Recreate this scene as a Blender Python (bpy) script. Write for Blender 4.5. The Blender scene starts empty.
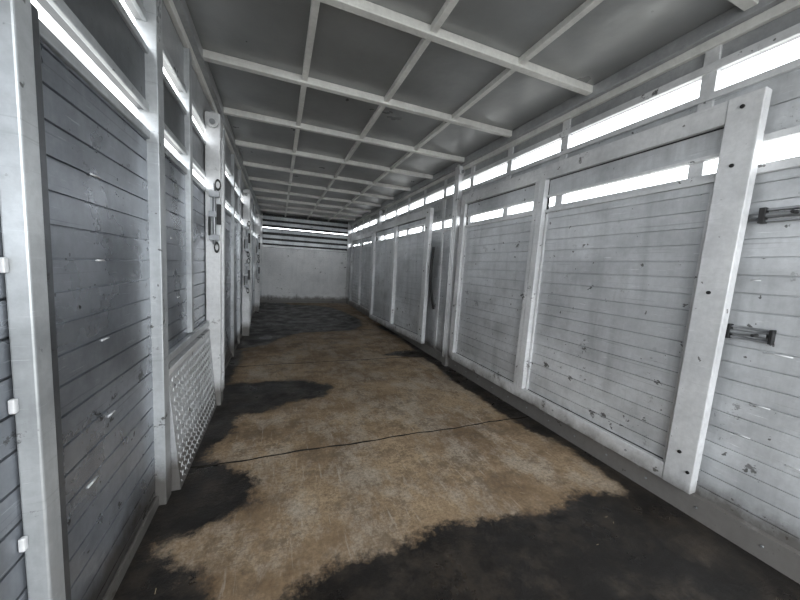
import bpy, bmesh, random
import numpy as np
from math import *
from mathutils import Matrix, Vector
random.seed(4)
S=bpy.context.scene
S.view_settings.view_transform='Standard'
S.view_settings.look='None'
S.view_settings.exposure=0.0
XL,XR,YF,H,CH=-.495,1.905,9.05,2.344,1.1163
Y0=-.9

# ------------------------------------------------------------ materials
def newmat(name):
    m=bpy.data.materials.new(name); m.use_nodes=True; nt=m.node_tree; nt.nodes.clear()
    o=nt.nodes.new("ShaderNodeOutputMaterial"); b=nt.nodes.new("ShaderNodeBsdfPrincipled")
    nt.links.new(b.outputs[0],o.inputs[0]); return m,nt,b
def N(nt,t,**k):
    n=nt.nodes.new(t)
    for a,v in k.items(): setattr(n,a,v)
    return n
def mapping(nt,scale,src='Object'):
    tc=N(nt,"ShaderNodeTexCoord"); mp=N(nt,"ShaderNodeMapping"); mp.inputs['Scale'].default_value=scale
    nt.links.new(tc.outputs[src],mp.inputs[0]); return mp.outputs[0]
def noise(nt,scale,sc,detail=4,rough=.6):
    n=N(nt,"ShaderNodeTexNoise"); n.inputs['Scale'].default_value=sc; n.inputs['Detail'].default_value=detail; n.inputs['Roughness'].default_value=rough
    nt.links.new(mapping(nt,scale),n.inputs['Vector']); return n.outputs['Fac']
def ramp(nt,fac,stops):
    r=N(nt,"ShaderNodeValToRGB"); e=r.color_ramp.elements
    for i,(p,c) in enumerate(stops):
        if i<2: el=e[i]; el.position=p
        else: el=e.new(p)
        if not isinstance(c,tuple): c=(c,c,c)
        el.color=(*c,1)
    nt.links.new(fac,r.inputs[0]); return r.outputs[0]
def mix(nt,fac,a,b,mode='MIX'):
    m=N(nt,"ShaderNodeMix",data_type='RGBA',blend_type=mode)
    for s,v in ((0,fac),(6,a),(7,b)):
        if hasattr(v,'links'): nt.links.new(v,m.inputs[s])
        else: m.inputs[s].default_value=v if s==0 else (*v,1)
    return m.outputs[2]
def math_(nt,op,a,b=None,clamp=False):
    m=N(nt,"ShaderNodeMath",operation=op,use_clamp=clamp)
    for i,v in enumerate((a,b)):
        if v is None: continue
        if hasattr(v,'links'): nt.links.new(v,m.inputs[i])
        else: m.inputs[i].default_value=v
    return m.outputs[0]
def alu(name,c1,c2,metal=.35,rough=.45,dirt=.6,scr=.6,base=True,marks=True,bump=.05,bdist=.01,plank=0.,cloud=True):
    m,nt,b=newmat(name)
    col=mix(nt,ramp(nt,noise(nt,(1,1,1),2.2,6,.65),[(.3,0.),(.7,1.)]),c1,c2)
    geo=N(nt,"ShaderNodeNewGeometry"); sx=N(nt,"ShaderNodeSeparateXYZ"); nt.links.new(geo.outputs['Position'],sx.inputs[0])
    if plank:
        tc=N(nt,"ShaderNodeTexCoord"); so=N(nt,"ShaderNodeSeparateXYZ"); nt.links.new(tc.outputs['Object'],so.inputs[0])
        fl=math_(nt,'FLOOR',math_(nt,'DIVIDE',so.outputs[2],plank))
        wn=N(nt,"ShaderNodeTexWhiteNoise",noise_dimensions='1D'); nt.links.new(fl,wn.inputs['W'])
        col=mix(nt,math_(nt,'MULTIPLY',wn.outputs['Value'],.16),col,tuple(v*.6 for v in c1))
    runs=ramp(nt,noise(nt,(7,7,.6),1.5,5,.65),[(.46,0.),(.74,1.)])
    col=mix(nt,math_(nt,'MULTIPLY',runs,dirt*.6),col,tuple(v*.4 for v in c1))
    if cloud:
        cl=ramp(nt,noise(nt,(1,1,1.1),2.6,6,.65),[(.49,0.),(.66,1.)])
        col=mix(nt,math_(nt,'MULTIPLY',cl,dirt*.6),col,tuple(v*.42 for v in c1))
        c3=ramp(nt,noise(nt,(1,1,1.4),1.3,4,.55),[(.48,0.),(.64,1.)])
        col=mix(nt,math_(nt,'MULTIPLY',c3,.55),col,tuple(min(1,v*1.3) for v in c2))
        fine=ramp(nt,noise(nt,(1,1,1),38.,4,.7),[(.38,0.),(.62,1.)])
        col=mix(nt,math_(nt,'MULTIPLY',fine,.18),col,tuple(v*.5 for v in c1))
    s1=ramp(nt,noise(nt,(1,1,60),1.6,3,.6),[(.65,0.),(.68,1.)])
    col=mix(nt,math_(nt,'MULTIPLY',s1,scr*.4),col,tuple(v*.3 for v in c1))
    s2=ramp(nt,noise(nt,(1.7,1.7,40),4.,4,.7),[(.64,0.),(.68,1.)])
    col=mix(nt,math_(nt,'MULTIPLY',s2,scr*.5),col,tuple(min(1,v*1.4+.1) for v in c2))
    if marks:
        k=ramp(nt,noise(nt,(1,1,1.2),7.,7,.78),[(.615,0.),(.64,1.)])
        gate_=ramp(nt,noise(nt,(1,1,1),1.7,2,.5),[(.46,0.),(.56,1.)])
        col=mix(nt,math_(nt,'MULTIPLY',math_(nt,'MULTIPLY',k,gate_),.85),col,(.045,.04,.036))
        k2=ramp(nt,noise(nt,(1,1,1),18.,3,.6),[(.69,0.),(.71,1.)])
        col=mix(nt,math_(nt,'MULTIPLY',k2,.8),col,(.04,.036,.032))
    if base:
        z=math_(nt,'SUBTRACT',sx.outputs[2],math_(nt,'MULTIPLY',noise(nt,(1,1,.6),7.,6,.7),.22))
        g=ramp(nt,z,[(.0,1.),(.10,0.)])
        g=math_(nt,'MULTIPLY',g,.8)
        col=mix(nt,g,col,(.06,.048,.035))
    nt.links.new(col,b.inputs['Base Color'])
    b.inputs['Metallic'].default_value=metal
    r=ramp(nt,noise(nt,(1,1,1),3.,4,.6),[(.3,max(0,rough-.08)),(.7,min(1,rough+.10))])
    nt.links.new(r,b.inputs['Roughness'])
    bp=N(nt,"ShaderNodeBump"); bp.inputs['Strength'].default_value=bump; bp.inputs['Distance'].default_value=bdist
    nt.links.new(noise(nt,(1,1,1),5.,3,.5),bp.inputs['Height']); nt.links.new(bp.outputs[0],b.inputs['Normal'])
    return m
M_slatL=alu("aluminium_slats_shaded",(.24,.26,.29),(.40,.425,.465),.65,.30,.6,.8,plank=.078,bump=.12)  # left copy of the slat aluminium, darkened in colour for how light falls
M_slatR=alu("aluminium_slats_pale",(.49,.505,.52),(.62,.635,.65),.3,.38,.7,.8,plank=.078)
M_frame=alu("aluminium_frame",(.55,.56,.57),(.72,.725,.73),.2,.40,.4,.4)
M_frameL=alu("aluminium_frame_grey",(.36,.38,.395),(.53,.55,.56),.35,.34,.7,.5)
M_dark=alu("aluminium_plate_dark",(.08,.085,.09),(.15,.158,.17),.5,.35,.4,.3,base=False)
M_head=alu("aluminium_header",(.28,.29,.30),(.42,.43,.44),.3,.4,.4,.3,base=False,marks=False)
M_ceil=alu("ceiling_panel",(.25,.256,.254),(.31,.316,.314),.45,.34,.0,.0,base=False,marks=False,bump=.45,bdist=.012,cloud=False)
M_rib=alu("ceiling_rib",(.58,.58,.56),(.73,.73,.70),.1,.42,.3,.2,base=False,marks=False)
M_white=alu("white_sheet",(.80,.81,.82),(.92,.92,.92),0.,.5,.3,.3)
def flat(name,c,rough=.5,metal=0.):
    m,nt,b=newmat(name)
    col=mix(nt,noise(nt,(1,1,1),30,3),tuple(v*.75 for v in c),tuple(min(1,v*1.2) for v in c))
    nt.links.new(col,b.inputs['Base Color']); b.inputs['Roughness'].default_value=rough; b.inputs['Metallic'].default_value=metal; return m
M_black=flat("blackened_steel_and_shade",(.03,.03,.03),.45,.6)
M_steel=flat("galvanised_steel",(.30,.31,.32),.35,.7)
M_strap=flat("black_rubber",(.012,.012,.012),.6)
M_bead=flat("weld_bead",(.66,.67,.68),.5,.2)
M_tread=flat("tread_aluminium",(.56,.57,.58),.33,.4)
M_ground=flat("yard_ground",(.42,.41,.39),.9)
M_gap=flat("seam_dirt",(.02,.016,.012),.8)

# floor
m,nt,b=newmat("worn_floor_mat"); M_floor=m
at=N(nt,"ShaderNodeAttribute",attribute_name="stain")
wob=math_(nt,'MULTIPLY',math_(nt,'SUBTRACT',noise(nt,(1,1,1),6.,10,.78),.44),.28)
wob=math_(nt,'ADD',wob,math_(nt,'MULTIPLY',math_(nt,'SUBTRACT',noise(nt,(1,1,1),28.,5,.7),.5),.10))
d=math_(nt,'ADD',at.outputs['Fac'],wob)          # <0 inside stain
wet=ramp(nt,d,[(0.0,1.),(.05,0.)])
halo=ramp(nt,d,[(.0,1.),(.20,0.)])
base=mix(nt,ramp(nt,noise(nt,(1,1,1),2.0,8,.7),[(.40,0.),(.60,1.)]),(.20,.132,.074),(.44,.325,.205))
grey=ramp(nt,noise(nt,(1.3,.8,1),2.6,9,.78),[(.47,0.),(.58,1.)])
base=mix(nt,math_(nt,'MULTIPLY',grey,.6),base,(.50,.445,.37))
spk=ramp(nt,noise(nt,(1,1,1),60.,5,.85),[(.40,1.),(.58,0.)])
base=mix(nt,math_(nt,'MULTIPLY',spk,.6),base,(.12,.085,.052))
dk=ramp(nt,noise(nt,(1,1,1),3.2,11,.88),[(.505,0.),(.57,1.)])
base=mix(nt,math_(nt,'MULTIPLY',dk,.65),base,(.11,.078,.05))
sc=ramp(nt,noise(nt,(26,2,1),2.,4,.7),[(.60,0.),(.68,1.)])
base=mix(nt,math_(nt,'MULTIPLY',sc,.35),base,(.56,.52,.45))
sc2=ramp(nt,noise(nt,(2,30,1),2.,4,.7),[(.62,0.),(.68,1.)])
base=mix(nt,math_(nt,'MULTIPLY',sc2,.4),base,(.09,.07,.05))
base=mix(nt,math_(nt,'MULTIPLY',halo,.45),base,(.13,.082,.042))
wetc=mix(nt,ramp(nt,noise(nt,(1,1,1),5.,9,.8),[(.47,0.),(.72,1.)]),(.010,.0085,.0075),(.055,.043,.032))
col=mix(nt,wet,base,wetc)
nt.links.new(col,b.inputs['Base Color'])
wr_=ramp(nt,noise(nt,(1,1,1),4.,5,.6),[(.35,.25),(.65,.60)])
rg=mix(nt,wet,(.68,.68,.68),wr_); nt.links.new(rg,b.inputs['Roughness'])
bp=N(nt,"ShaderNodeBump"); bp.inputs['Strength'].default_value=.5; bp.inputs['Distance'].default_value=.006
nt.links.new(noise(nt,(1,1,1),38.,6,.75),bp.inputs['Height']); nt.links.new(bp.outputs[0],b.inputs['Normal'])

# ------------------------------------------------------------ mesh helpers
class MB:
    def __init__(s): s.bm=bmesh.new(); s.mats=[]
    def mi(s,m):
        if m not in s.mats: s.mats.append(m)
        return s.mats.index(m)
    def box(s,x0,x1,y0,y1,z0,z1,m):
        i=s.mi(m); vs=[s.bm.verts.new(p) for p in [(x0,y0,z0),(x1,y0,z0),(x1,y1,z0),(x0,y1,z0),(x0,y0,z1),(x1,y0,z1),(x1,y1,z1),(x0,y1,z1)]]
        for f in [(0,3,2,1),(4,5,6,7),(0,1,5,4),(1,2,6,5),(2,3,7,6),(3,0,4,7)]:
            fc=s.bm.faces.new([vs[k] for k in f]); fc.material_index=i
    def slat(s,x,sg,y0,y1,z0,z1,m,pitch=.078,th=.03):
        """horizontal interlocking planks; sg = +1 when the interior is towards +X"""
        i=s.mi(m); prof=[]; z=z0
        g=.0034
        while z<z1-.012:
            e=min((floor_(z/pitch+1e-4)+1)*pitch if pitch<.1 else z+pitch,z1)
            prof+= [(0,z+g),(0,e-g)]
            if e<z1-.012: prof+=[(-.008,e-g*.7),(-.008,e+g*.7)]
            else: break
            z=e
        prof[0]=(0,z0); prof[-1]=(0,z1)
        A=[s.bm.verts.new((x+sg*p[0],y0,p[1])) for p in prof]; B=[s.bm.verts.new((x+sg*p[0],y1,p[1])) for p in prof]
        for k in range(len(prof)-1):
            q=[A[k],A[k+1],B[k+1],B[k]]
            if sg>0: q.reverse()
            s.bm.faces.new(q).material_index=i
        s.box(*sorted((x-sg*.009,x-sg*th)),y0,y1,z0,z1,m)
    def cyl(s,c,r,h,axis,m,seg=16):
        i=s.mi(m)
        rot={'Z':Matrix(),'X':Matrix.Rotation(pi/2,4,'Y'),'Y':Matrix.Rotation(pi/2,4,'X')}[axis]
        o=bmesh.ops.create_cone(s.bm,cap_ends=True,segments=seg,radius1=r,radius2=r,depth=h,matrix=Matrix.Translation(c)@rot)
        fs=set(f for v in o['verts'] for f in v.link_faces)
        for f in fs: f.material_index=i; f.smooth=len(f.verts)==4
    def torus(s,c,R,r,m,ax='X',sx=1.,sz=1.):
        i=s.mi(m); n,k=20,8; vs=[]
        for a in range(n):
            t=2*pi*a/n
            for q in range(k):
                u=2*pi*q/k; rr=R+r*cos(u); p=(r*sin(u),rr*cos(t)*sx,rr*sin(t)*sz)
                if ax=='Y': p=(p[1],p[0],p[2])
                vs.append(s.bm.verts.new((c[0]+p[0],c[1]+p[1],c[2]+p[2])))
        for a in range(n):
            for q in range(k):
                f=s.bm.faces.new([vs[a*k+q],vs[((a+1)%n)*k+q],vs[((a+1)%n)*k+(q+1)%k],vs[a*k+(q+1)%k]]); f.material_index=i; f.smooth=True
    def done(s,name,parent=None,bevel=0,loc=None,rot=None,warp=None):
        if warp:
            for v in s.bm.verts: v.co=warp(v.co)
        bmesh.ops.recalc_face_normals(s.bm,faces=s.bm.faces)
        me=bpy.data.meshes.new(name); s.bm.to_mesh(me); s.bm.free()
        for m in s.mats: me.materials.append(m)
        o=bpy.data.objects.new(name,me); bpy.context.collection.objects.link(o)
        if parent: o.parent=parent
        if loc: o.location=loc
        if rot: o.rotation_euler=rot
        if bevel:
            md=o.modifiers.new("bevel",'BEVEL'); md.width=bevel; md.segments=2; md.limit_method='ANGLE'; md.angle_limit=.6
        return o
import math as _m
floor_=_m.floor
def empty(name,loc=(0,0,0),rot=(0,0,0)):
    e=bpy.data.objects.new(name,None); bpy.context.collection.objects.link(e); e.location=loc; e.rotation_euler=rot; e.empty_display_size=.1; return e

# ------------------------------------------------------------ floor
def poly_sdf(P,poly):
    poly=np.array(poly); n=len(poly); d=np.full(len(P),1e9); ins=np.zeros(len(P),bool)
    for i in range(n):
        a=poly[i]; b=poly[(i+1)%n]; e=b-a; w=P-a
        t=np.clip((w@e)/(e@e+1e-12),0,1); q=w-np.outer(t,e); d=np.minimum(d,(q**2).sum(1))
        c=((a[1]<=P[:,1])&(b[1]>P[:,1]))|((b[1]<=P[:,1])&(a[1]>P[:,1]))
        xx=a[0]+(P[:,1]-a[1])/(e[1] if abs(e[1])>1e-9 else 1e-9)*e[0]
        ins^= c&(P[:,0]<xx)
    d=np.sqrt(d); d[ins]*=-1; return d
farP=[(-.6,9.2),(-.6,4.2),(-.46,4.3),(-.30,4.35),(-.15,4.45),(.05,4.85),(.33,5.15),(.74,5.2),(1.17,5.25),(1.45,5.6),(1.6,6.3),(1.45,7.4),(1.3,8.1),(.9,8.5),(.3,8.6),(0,9.2)]
leftP=[(-.6,4.3),(-.38,4.2),(-.40,3.5),(-.41,3.05),(-.13,3.04),(.20,3.02),(.47,2.82),(.40,2.62),(.10,2.54),(-.10,2.42),(-.27,2.40),(-.25,2.19),(-.34,2.04),(-.38,1.92),(-.25,1.80),(-.12,1.66),(-.08,1.53),(-.16,1.44),(-.27,1.38),(-.38,1.38),(-.46,1.38),(-.44,1.32),(-.36,1.26),(-.33,1.20),(-.25,1.15),(-.20,1.05),(-.16,.95),(-.05,.8),(-.6,.7)]
nearP=[(-.05,.90),(0.0,.97),(.09,1.02),(.27,1.035),(.48,1.06),(.67,1.08),(.91,1.06),(1.14,1.02),(1.33,1.02),(1.50,1.05),(1.62,1.00),(1.74,.98),(1.80,1.15),(1.79,1.45),(1.72,1.68),(1.70,2.02),(1.73,2.29),(1.67,2.75),(1.75,3.1),(1.73,3.5),(1.52,3.60),(1.27,3.70),(1.5,3.84),(1.78,3.85),(1.84,4.6),(1.75,5.6),(2.1,5.7),(2.1,-1),(.2,-1),(.1,.3)]
nx=110
xs=np.linspace(XL-.03,XR+.03,nx); ys=np.concatenate([np.linspace(Y0,4,250),np.linspace(4,YF+.03,191)[1:]]); ny=len(ys)
gx,gy=np.meshgrid(xs,ys); P=np.stack([gx.ravel(),gy.ravel()],1)
sd=np.minimum(np.minimum(poly_sdf(P,farP),poly_sdf(P,leftP)),poly_sdf(P,nearP))
faces=[(j*nx+i,j*nx+i+1,(j+1)*nx+i+1,(j+1)*nx+i) for j in range(ny-1) for i in range(nx-1)]
me=bpy.data.meshes.new("floor"); me.from_pydata([(float(a),float(b_),0.) for a,b_ in P],[],faces)
a=me.attributes.new("stain",'FLOAT','POINT'); a.data.foreach_set('value',sd.astype(np.float32)); me.materials.append(M_floor)
floor=bpy.data.objects.new("floor",me); bpy.context.collection.objects.link(floor)
mb=MB(); mb.box(XL-.03,XR+.03,Y0,YF,-.12,-.002,M_gap); mb.done("floor_deck",floor)
mb=MB(); i=mb.mi(M_gap)
for y in (.35,1.83,3.55,5.3,7.05):
    n=60; prev=None
    for k in range(n+1):
        xa=XL+2.4*k/n; o=.006*sin(k*.37+y)+.003*sin(k*1.3); w=.0045+.004*random.random()
        cur=(mb.bm.verts.new((xa,y+o-w,.0015)),mb.bm.verts.new((xa,y+o+w,.0015)))
        if prev: mb.bm.faces.new((prev[0],cur[0],cur[1],prev[1]))
        prev=cur
mb.done("floor_seam",floor)

# ------------------------------------------------------------ ceiling
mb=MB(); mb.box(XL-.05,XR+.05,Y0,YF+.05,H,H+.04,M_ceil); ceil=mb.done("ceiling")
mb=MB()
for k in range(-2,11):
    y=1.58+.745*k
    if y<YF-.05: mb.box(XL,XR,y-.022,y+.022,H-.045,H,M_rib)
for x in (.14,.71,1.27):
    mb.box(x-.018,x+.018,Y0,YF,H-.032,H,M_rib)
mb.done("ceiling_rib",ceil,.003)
mb=MB()
for x,sg in ((XL,1),(XR,-1)):
    a,b_=sorted((x,x+sg*.055)); mb.box(a,b_,Y0,YF,H-.07,H,M_head)
    a,b_=sorted((x,x+sg*.025)); mb.box(a,b_,Y0,YF,H-.115,H-.07,M_rib)
mb.done("trim_1",None,.004)

# ------------------------------------------------------------ walls
mb=MB()
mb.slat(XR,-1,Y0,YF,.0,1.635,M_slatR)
mb.slat(XR,-1,Y0,YF,1.735,2.02,M_slatR,.14)
mb.box(XR,XR+.03,Y0,YF,2.125,H,M_head)
wr=mb.done("wall_right")
mb=MB()
rp=[-.45,.12,.97,1.78,2.36,2.94,3.52,4.1,4.68,5.26,5.84,6.42,7.0,7.58,8.16,8.74]
for y in rp: mb.box(XR-.012,XR+.028,y-.03,y+.03,0,H-.1,M_frame)
mb.box(XR-.02,XR+.0,Y0,YF,1.60,1.64,M_frame); mb.box(XR-.02,XR,Y0,YF,1.73,1.76,M_frame)
mb.box(XR-.02,XR,Y0,YF,1.99,2.022,M_frame); mb.box(XR-.02,XR,Y0,YF,2.12,2.16,M_frame)
mb.done("wall_stud",wr,.003)
mb=MB()
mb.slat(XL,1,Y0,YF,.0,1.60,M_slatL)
mb.box(XL-.03,XL,Y0,YF,1.675,1.905,M_dark)
mb.box(XL-.03,XL,Y0,YF,2.0,H,M_head)
wl=mb.done("wall_left")
mb=MB()
for y,w,pr in [(-.4,.05,.03),(.3,.04,.03),(1.61,.035,.04),(2.15,.028,.025),(3.28,.035,.03),(3.95,.035,.03),(4.55,.035,.03),(5.8,.035,.03),(6.5,.035,.03),(7.2,.035,.03),(8.3,.035,.03)]:
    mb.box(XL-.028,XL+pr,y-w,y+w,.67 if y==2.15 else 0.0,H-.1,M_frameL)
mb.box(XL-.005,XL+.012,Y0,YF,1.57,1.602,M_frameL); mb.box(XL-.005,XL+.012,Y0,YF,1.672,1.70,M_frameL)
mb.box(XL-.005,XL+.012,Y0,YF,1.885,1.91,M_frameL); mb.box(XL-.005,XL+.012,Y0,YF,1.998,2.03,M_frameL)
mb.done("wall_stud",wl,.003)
# front bulkhead (far)
mb=MB()
mb.box(XL-.05,XR+.05,YF,YF+.03,0,1.50,M_white)
mb.box(XL-.05,XR+.05,YF+.035,YF+.045,1.5,1.975,M_black)
mb.box(XL-.05,XR+.05,YF+.035,YF+.045,2.00,H,M_black)
for za,zb in ((1.58,1.66),(1.72,1.80),(2.06,2.14),(2.20,2.28)):
    mb.box(XL-.05,XR+.05,YF,YF+.03,za,zb,M_frameL)
mb.box(XL-.05,XR+.05,YF,YF+.03,1.87,1.94,M_frameL)
wb=mb.done("wall_back")
mb=MB()
mb.box(XL,XR,YF-.03,YF,1.47,1.53,M_frame)
for x in (XL+.04,XR-.04): mb.box(x-.04,x+.04,YF-.04,YF,0,H,M_frame)
mb.box(XL,XR,YF-.02,YF,0,.06,M_frame)
mb.done("bulkhead_frame",wb,.004)
mb=MB(); mb.box(XR-.03,XR,Y0,YF,0,.11,M_frame)
for k in range(40): mb.cyl((XR-.031,.1+k*.22,.06),.006,.006,'X',M_steel,10)
mb.done("baseboard_right",None,.004)
mb=MB(); mb.box(XL,XL+.012,Y0,YF,0,.05,M_frameL); mb.done("baseboard_left",None,.003)

# ------------------------------------------------------------ gates folded against right wall
def gate(L,Hh,loc,rotz,rotx,sh=0.,sag=0.):
    g=empty("livestock_gate",loc,(rotx,0,rotz))
    W=lambda c: Vector((c.x,c.y-sh*c.z,c.z-sag*c.y))
    f=.115; t=.10; lf=.085
    mb=MB()
    mb.box(-.05,0,0,f,0,Hh,M_frame); mb.box(-.048,0,L-lf,L,0,Hh,M_frame)
    mb.box(-.046,0,f,L-lf,Hh-t,Hh,M_frame); mb.box(-.046,0,f,L-lf,0,t*.85,M_frame)
    mb.box(-.056,0,L*.5-.03,L*.5+.03,t*.85,Hh-t,M_frame)
    mb.box(-.05,0,L*.5+.035,L*.5+.075,t*.85,Hh-t,M_frame)
    mb.done("frame",g,.004,warp=W)
    mb=MB(); s0=1.47
    for a,b_ in ((f,L*.5-.03),(L*.5+.075,L-lf)):
        mb.slat(-.014,-1,a,b_,t*.85,s0,M_slatR,.078,.012)
        mb.slat(-.014,-1,a,b_,s0+.095,Hh-t,M_slatR,.17,.012)
        mb.box(-.030,-.0,a,b_,s0-.02,s0,M_frame)
        mb.box(-.030,-.0,a,b_,s0+.09,s0+.105,M_frame)
        mb.box(-.022,-.0,a+.006,a+.022,t*.85,s0-.03,M_frame); mb.box(-.022,0,b_-.022,b_-.006,t*.85,s0-.03,M_frame)
        # black strips put in as the shade of the rebate between frame and slats
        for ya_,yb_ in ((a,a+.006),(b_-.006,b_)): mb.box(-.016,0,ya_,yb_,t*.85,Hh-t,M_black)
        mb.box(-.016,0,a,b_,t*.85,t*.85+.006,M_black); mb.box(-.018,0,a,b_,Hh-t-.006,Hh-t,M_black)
    mb.done("slat_panel",g,warp=W)
    mb=MB()
    for z in (.18,.95,1.5,Hh-.05):
        mb.cyl((-.052,f*.55,z),.008,.008,'X',M_black,12)
    for y in (.3,.8,1.5,2.0): mb.cyl((-.047,y,.045),.006,.006,'X',M_steel,10)
    mb.cyl((-.052,.02,.10),.007,.008,'X',M_black,12)
    mb.done("rivet",g,warp=W)
    mb=MB()
    for z in (.25,1.45): 
        mb.cyl((-.02,L+.008,z),.014,.14,'Z',M_steel,14)
    mb.done("hinge",g,.002,warp=W)
    return g
gate(2.26,1.79,(1.862,.765,.135),0.0,0,.020,.0)
gate(2.2,1.74,(1.80,3.62,.15),radians(2.6),0,.01,.015)
gate(2.1,1.76,(1.86,6.35,.10),0,0,0,.0)

# ------------------------------------------------------------ divider gate posts
def post(x,sg,y,top,w=.10,d=.11):
    mb=MB()
    a,b_=sorted((x+sg*.004,x+sg*w))
    mb.box(a,b_,y,y+d,0.0,top,M_frame)
    mb.box(*sorted((x+sg*w,x+sg*(w+.012))),y+.02,y+.035,.1,top-.15,M_frame)
    mb.box(*sorted((x+sg*w,x+sg*(w+.012))),y+d-.035,y+d-.02,.1,top-.15,M_frame)
    o=mb.done("divider_post",None,.006)
    mb=MB(); cx=x+sg*w*.55
    mb.cyl((cx,y-.012,top-.07),.034,.02,'Y',M_frame,20); mb.cyl((cx,y-.026,top-.07),.018,.012,'Y',M_steel,16)
    mb.cyl((cx,y+d*.5,top+.008),.03,.016,'Z',M_frame,16)
    mb.done("cap",o)
    return o
def latch(o,x,sg,y,z0):
    mb=MB(); xx=x+sg*.065
    mb.box(xx-.030,xx+.030,y-.008,y-.0,z0-.19,z0+.17,M_frameL)
    mb.cyl((xx,y-.024,z0),.011,.42,'Z',M_steel,12)
    for z in (z0-.16,z0,z0+.14): mb.box(xx-.032,xx+.032,y-.040,y-.006,z-.020,z+.020,M_steel)
    mb.box(xx+.018,xx+.045,y-.050,y-.030,z0-.07,z0+.07,M_black)
    mb.box(xx-.034,xx-.020,y-.045,y-.030,z0-.15,z0-.02,M_black)
    mb.torus((xx+sg*.026,y-.045,z0+.20),.016,.0045,M_black,'Y',1,2.0)
    mb.torus((xx+sg*.018,y-.045,z0-.23),.014,.0045,M_black,'Y',1,2.2)
    mb.done("slide_latch",o,.002)
pl=[(2.60,2.11),(5.02,2.09),(7.45,2.09)]
for y,t in pl:
    o=post(XL,1,y,t); latch(o,XL,1,y,1.42)
    if y>3: latch(o,XL,1,y,.90)
for y,t in ((3.115,2.28),(6.05,2.22)):
    o=post(XR,-1,y,t,.07,.09)

# near gate edge post on the left
mb=MB()
mb.box(XL+.002,XL+.04,.835,.885,0,H-.12,M_frameL)
mb.box(XL+.002,XL+.030,.885,.925,0,1.60,M_dark)
g=mb.done("gate_post",None,.004)
mb=MB()
for z in (1.08,.80,.50): mb.box(XL+.001,XL+.012,.822,.834,z-.015,z+.015,M_bead)
mb.done("weld_tab",g,.003)

# diamond plate wheel-box cover
mb=MB(); i=mb.mi(M_slatR)
ya,yb=1.665,2.59; xb,xt=XL+.072,XL+.03; zt=.565
pts=[(XL+.002,ya,0.0),(xb,ya,0),(xt,ya,zt),(XL+.002,ya,zt)]
A=[mb.bm.verts.new(p) for p in pts]; B=[mb.bm.verts.new((p[0],yb,p[2])) for p in pts]
mb.bm.faces.new(A); mb.bm.faces.new(B[::-1])
for k in range(4): mb.bm.faces.new([A[k],A[(k+1)%4],B[(k+1)%4],B[k]])
dp=mb.done("diamond_plate_panel")
mb=MB(); tilt=atan2(xb-xt,zt)
i=mb.mi(M_tread); row=0; z=.03
while z<zt-.02:
    y=ya+.025+(row%2)*.024
    while y<yb-.02:
        xc=xb+(xt-xb)*z/zt
        ang=radians(45 if row%2 else -45)
        L_,W_,D_=.017,.005,.004
        c,s_=cos(ang),sin(ang)
        def q(u,v,h): 
            return mb.bm.verts.new((xc+h-(u*s_+v*c)*tan(tilt),y+u*c-v*s_,z+u*s_+v*c))
        vb=[q(-L_,0,.0003),q(0,-W_,.0003),q(L_,0,.0003),q(0,W_,.0003)]; t1=q(-L_*.4,0,D_); t2=q(L_*.4,0,D_)
        for f in ((vb[0],vb[1],t1),(vb[1],t2,t1),(vb[1],vb[2],t2),(vb[2],vb[3],t2),(vb[3],t1,t2),(vb[3],vb[0],t1)): mb.bm.faces.new(f)
        y+=.048
    row+=1; z+=.024
mb.done("tread_pattern",dp)
mb=MB(); mb.box(XL+.002,xt+.004,ya,yb,zt,zt+.03,M_frame); mb.box(XL+.002,XL+.03,1.66,2.59,.62,.66,M_frameL); mb.done("cap_strip",dp,.003)

# slide bolts on right wall behind gate
def bolt(y,z,L=.15):
    mb=MB()
    mb.box(XR-.020,XR-.002,y-L*.5,y+L*.5,z-.028,z-.018,M_steel); mb.box(XR-.020,XR-.002,y-L*.5,y+L*.5,z+.018,z+.028,M_steel)
    mb.box(XR-.006,XR-.002,y-L*.5,y+L*.5,z-.018,z+.018,M_frame)
    mb.cyl((XR-.018,y+.03,z),.011,L*1.15,'Y',M_steel,14)
    mb.box(XR-.034,XR-.002,y+L*.5-.02,y+L*.5,z-.032,z+.032,M_black)
    mb.box(XR-.030,XR-.002,y-L*.5,y-L*.5+.012,z-.03,z+.03,M_black)
    mb.cyl((XR-.040,y-.03,z),.007,.05,'X',M_black,10)
    mb.done("slide_bolt",None,.002)
bolt(.64,1.42); bolt(.69,.92)

# rubber strap
cu=bpy.data.curves.new("rubber_strap",'CURVE'); cu.dimensions='3D'; cu.bevel_depth=.016
sp=cu.splines.new('BEZIER'); pp=[(1.80,3.54,1.40),(1.77,3.51,1.15),(1.80,3.53,.85),(1.86,3.55,.62)]
sp.bezier_points.add(len(pp)-1)
for b_,p in zip(sp.bezier_points,pp): b_.co=p; b_.handle_left_type=b_.handle_right_type='AUTO'
cu.materials.append(M_strap); o=bpy.data.objects.new("rubber_strap",cu); bpy.context.collection.objects.link(o)

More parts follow.
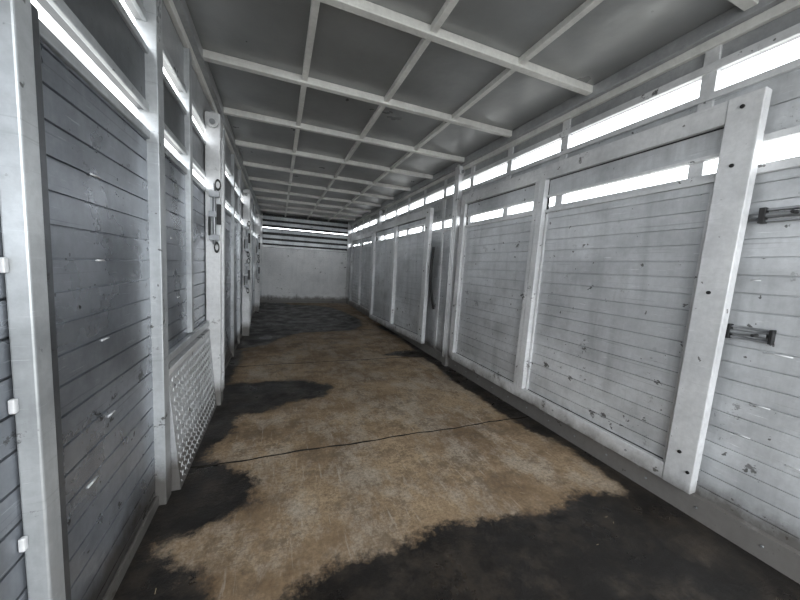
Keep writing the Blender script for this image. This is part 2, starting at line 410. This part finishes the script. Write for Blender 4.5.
mb=MB()
for y,z,l in [(1.18,1.33,.045),(1.19,1.09,.04),(1.2,.85,.04),(1.22,.6,.04),(1.86,1.2,.03),(1.95,.9,.03),(1.1,.45,.05)]:
    mb.cyl((XL+.001,y,z),.003,l,'Y',M_bead,8)
mb.done("weld_bead",wl)
mb=MB()
for y,z,l in [(.60,.85,.08),(.62,.62,.05),(.5,.42,.06),(.7,1.15,.03),(.66,.47,.05)]:
    mb.cyl((XR-.001,y,z),.003,l,'Y',M_bead,8)
mb.done("weld_bead",wr)

mb=MB(); M_straw=flat("straw",(.4,.34,.22),.8)
for k in range(60):
    x=random.uniform(XL+.1,XR-.1); y=random.uniform(.5,4); a=random.uniform(0,pi); l=random.uniform(.005,.014)
    v=[mb.bm.verts.new((x+cos(a)*l*s1-sin(a)*.0010*s2,y+sin(a)*l*s1+cos(a)*.0010*s2,.003)) for s1,s2 in ((-1,-1),(1,-1),(1,1),(-1,1))]
    mb.bm.faces.new(v).material_index=mb.mi(M_straw)
mb.done("straw_litter")

mb=MB(); mb.box(-40,40,-40,50,-1.15,-1.1,M_ground); mb.done("yard_ground")

# ------------------------------------------------------------ light
w=bpy.data.worlds.new("overcast_sky"); S.world=w; w.use_nodes=True; nt=w.node_tree; nt.nodes.clear()
o=nt.nodes.new("ShaderNodeOutputWorld"); bg=nt.nodes.new("ShaderNodeBackground")
tc=nt.nodes.new("ShaderNodeTexCoord"); sx=nt.nodes.new("ShaderNodeSeparateXYZ"); nt.links.new(tc.outputs['Generated'],sx.inputs[0])
r=ramp(nt,sx.outputs[2],[(0.,(.91,.955,1.)),(.6,(.96,.985,1.))])
nt.links.new(r,bg.inputs[0]); bg.inputs[1].default_value=6.2; nt.links.new(bg.outputs[0],o.inputs[0])

# ------------------------------------------------------------ camera
psi,th,ro=.3736,.1013,.0563
R=Vector((cos(psi),-sin(psi),0)); F=Vector((sin(psi),cos(psi),0)); U=Vector((0,0,1))
fw=cos(th)*F-sin(th)*U; up=sin(th)*F+cos(th)*U
cr=cos(ro)*R+sin(ro)*up; cu_=-sin(ro)*R+cos(ro)*up
M=Matrix((cr,cu_,-fw)).transposed().to_4x4(); M.translation=Vector((0,0,CH))
c=bpy.data.cameras.new("camera"); c.sensor_width=36; c.lens=312.0869/800*36; c.clip_start=.02
co=bpy.data.objects.new("camera",c); bpy.context.collection.objects.link(co); co.matrix_world=M; S.camera=co
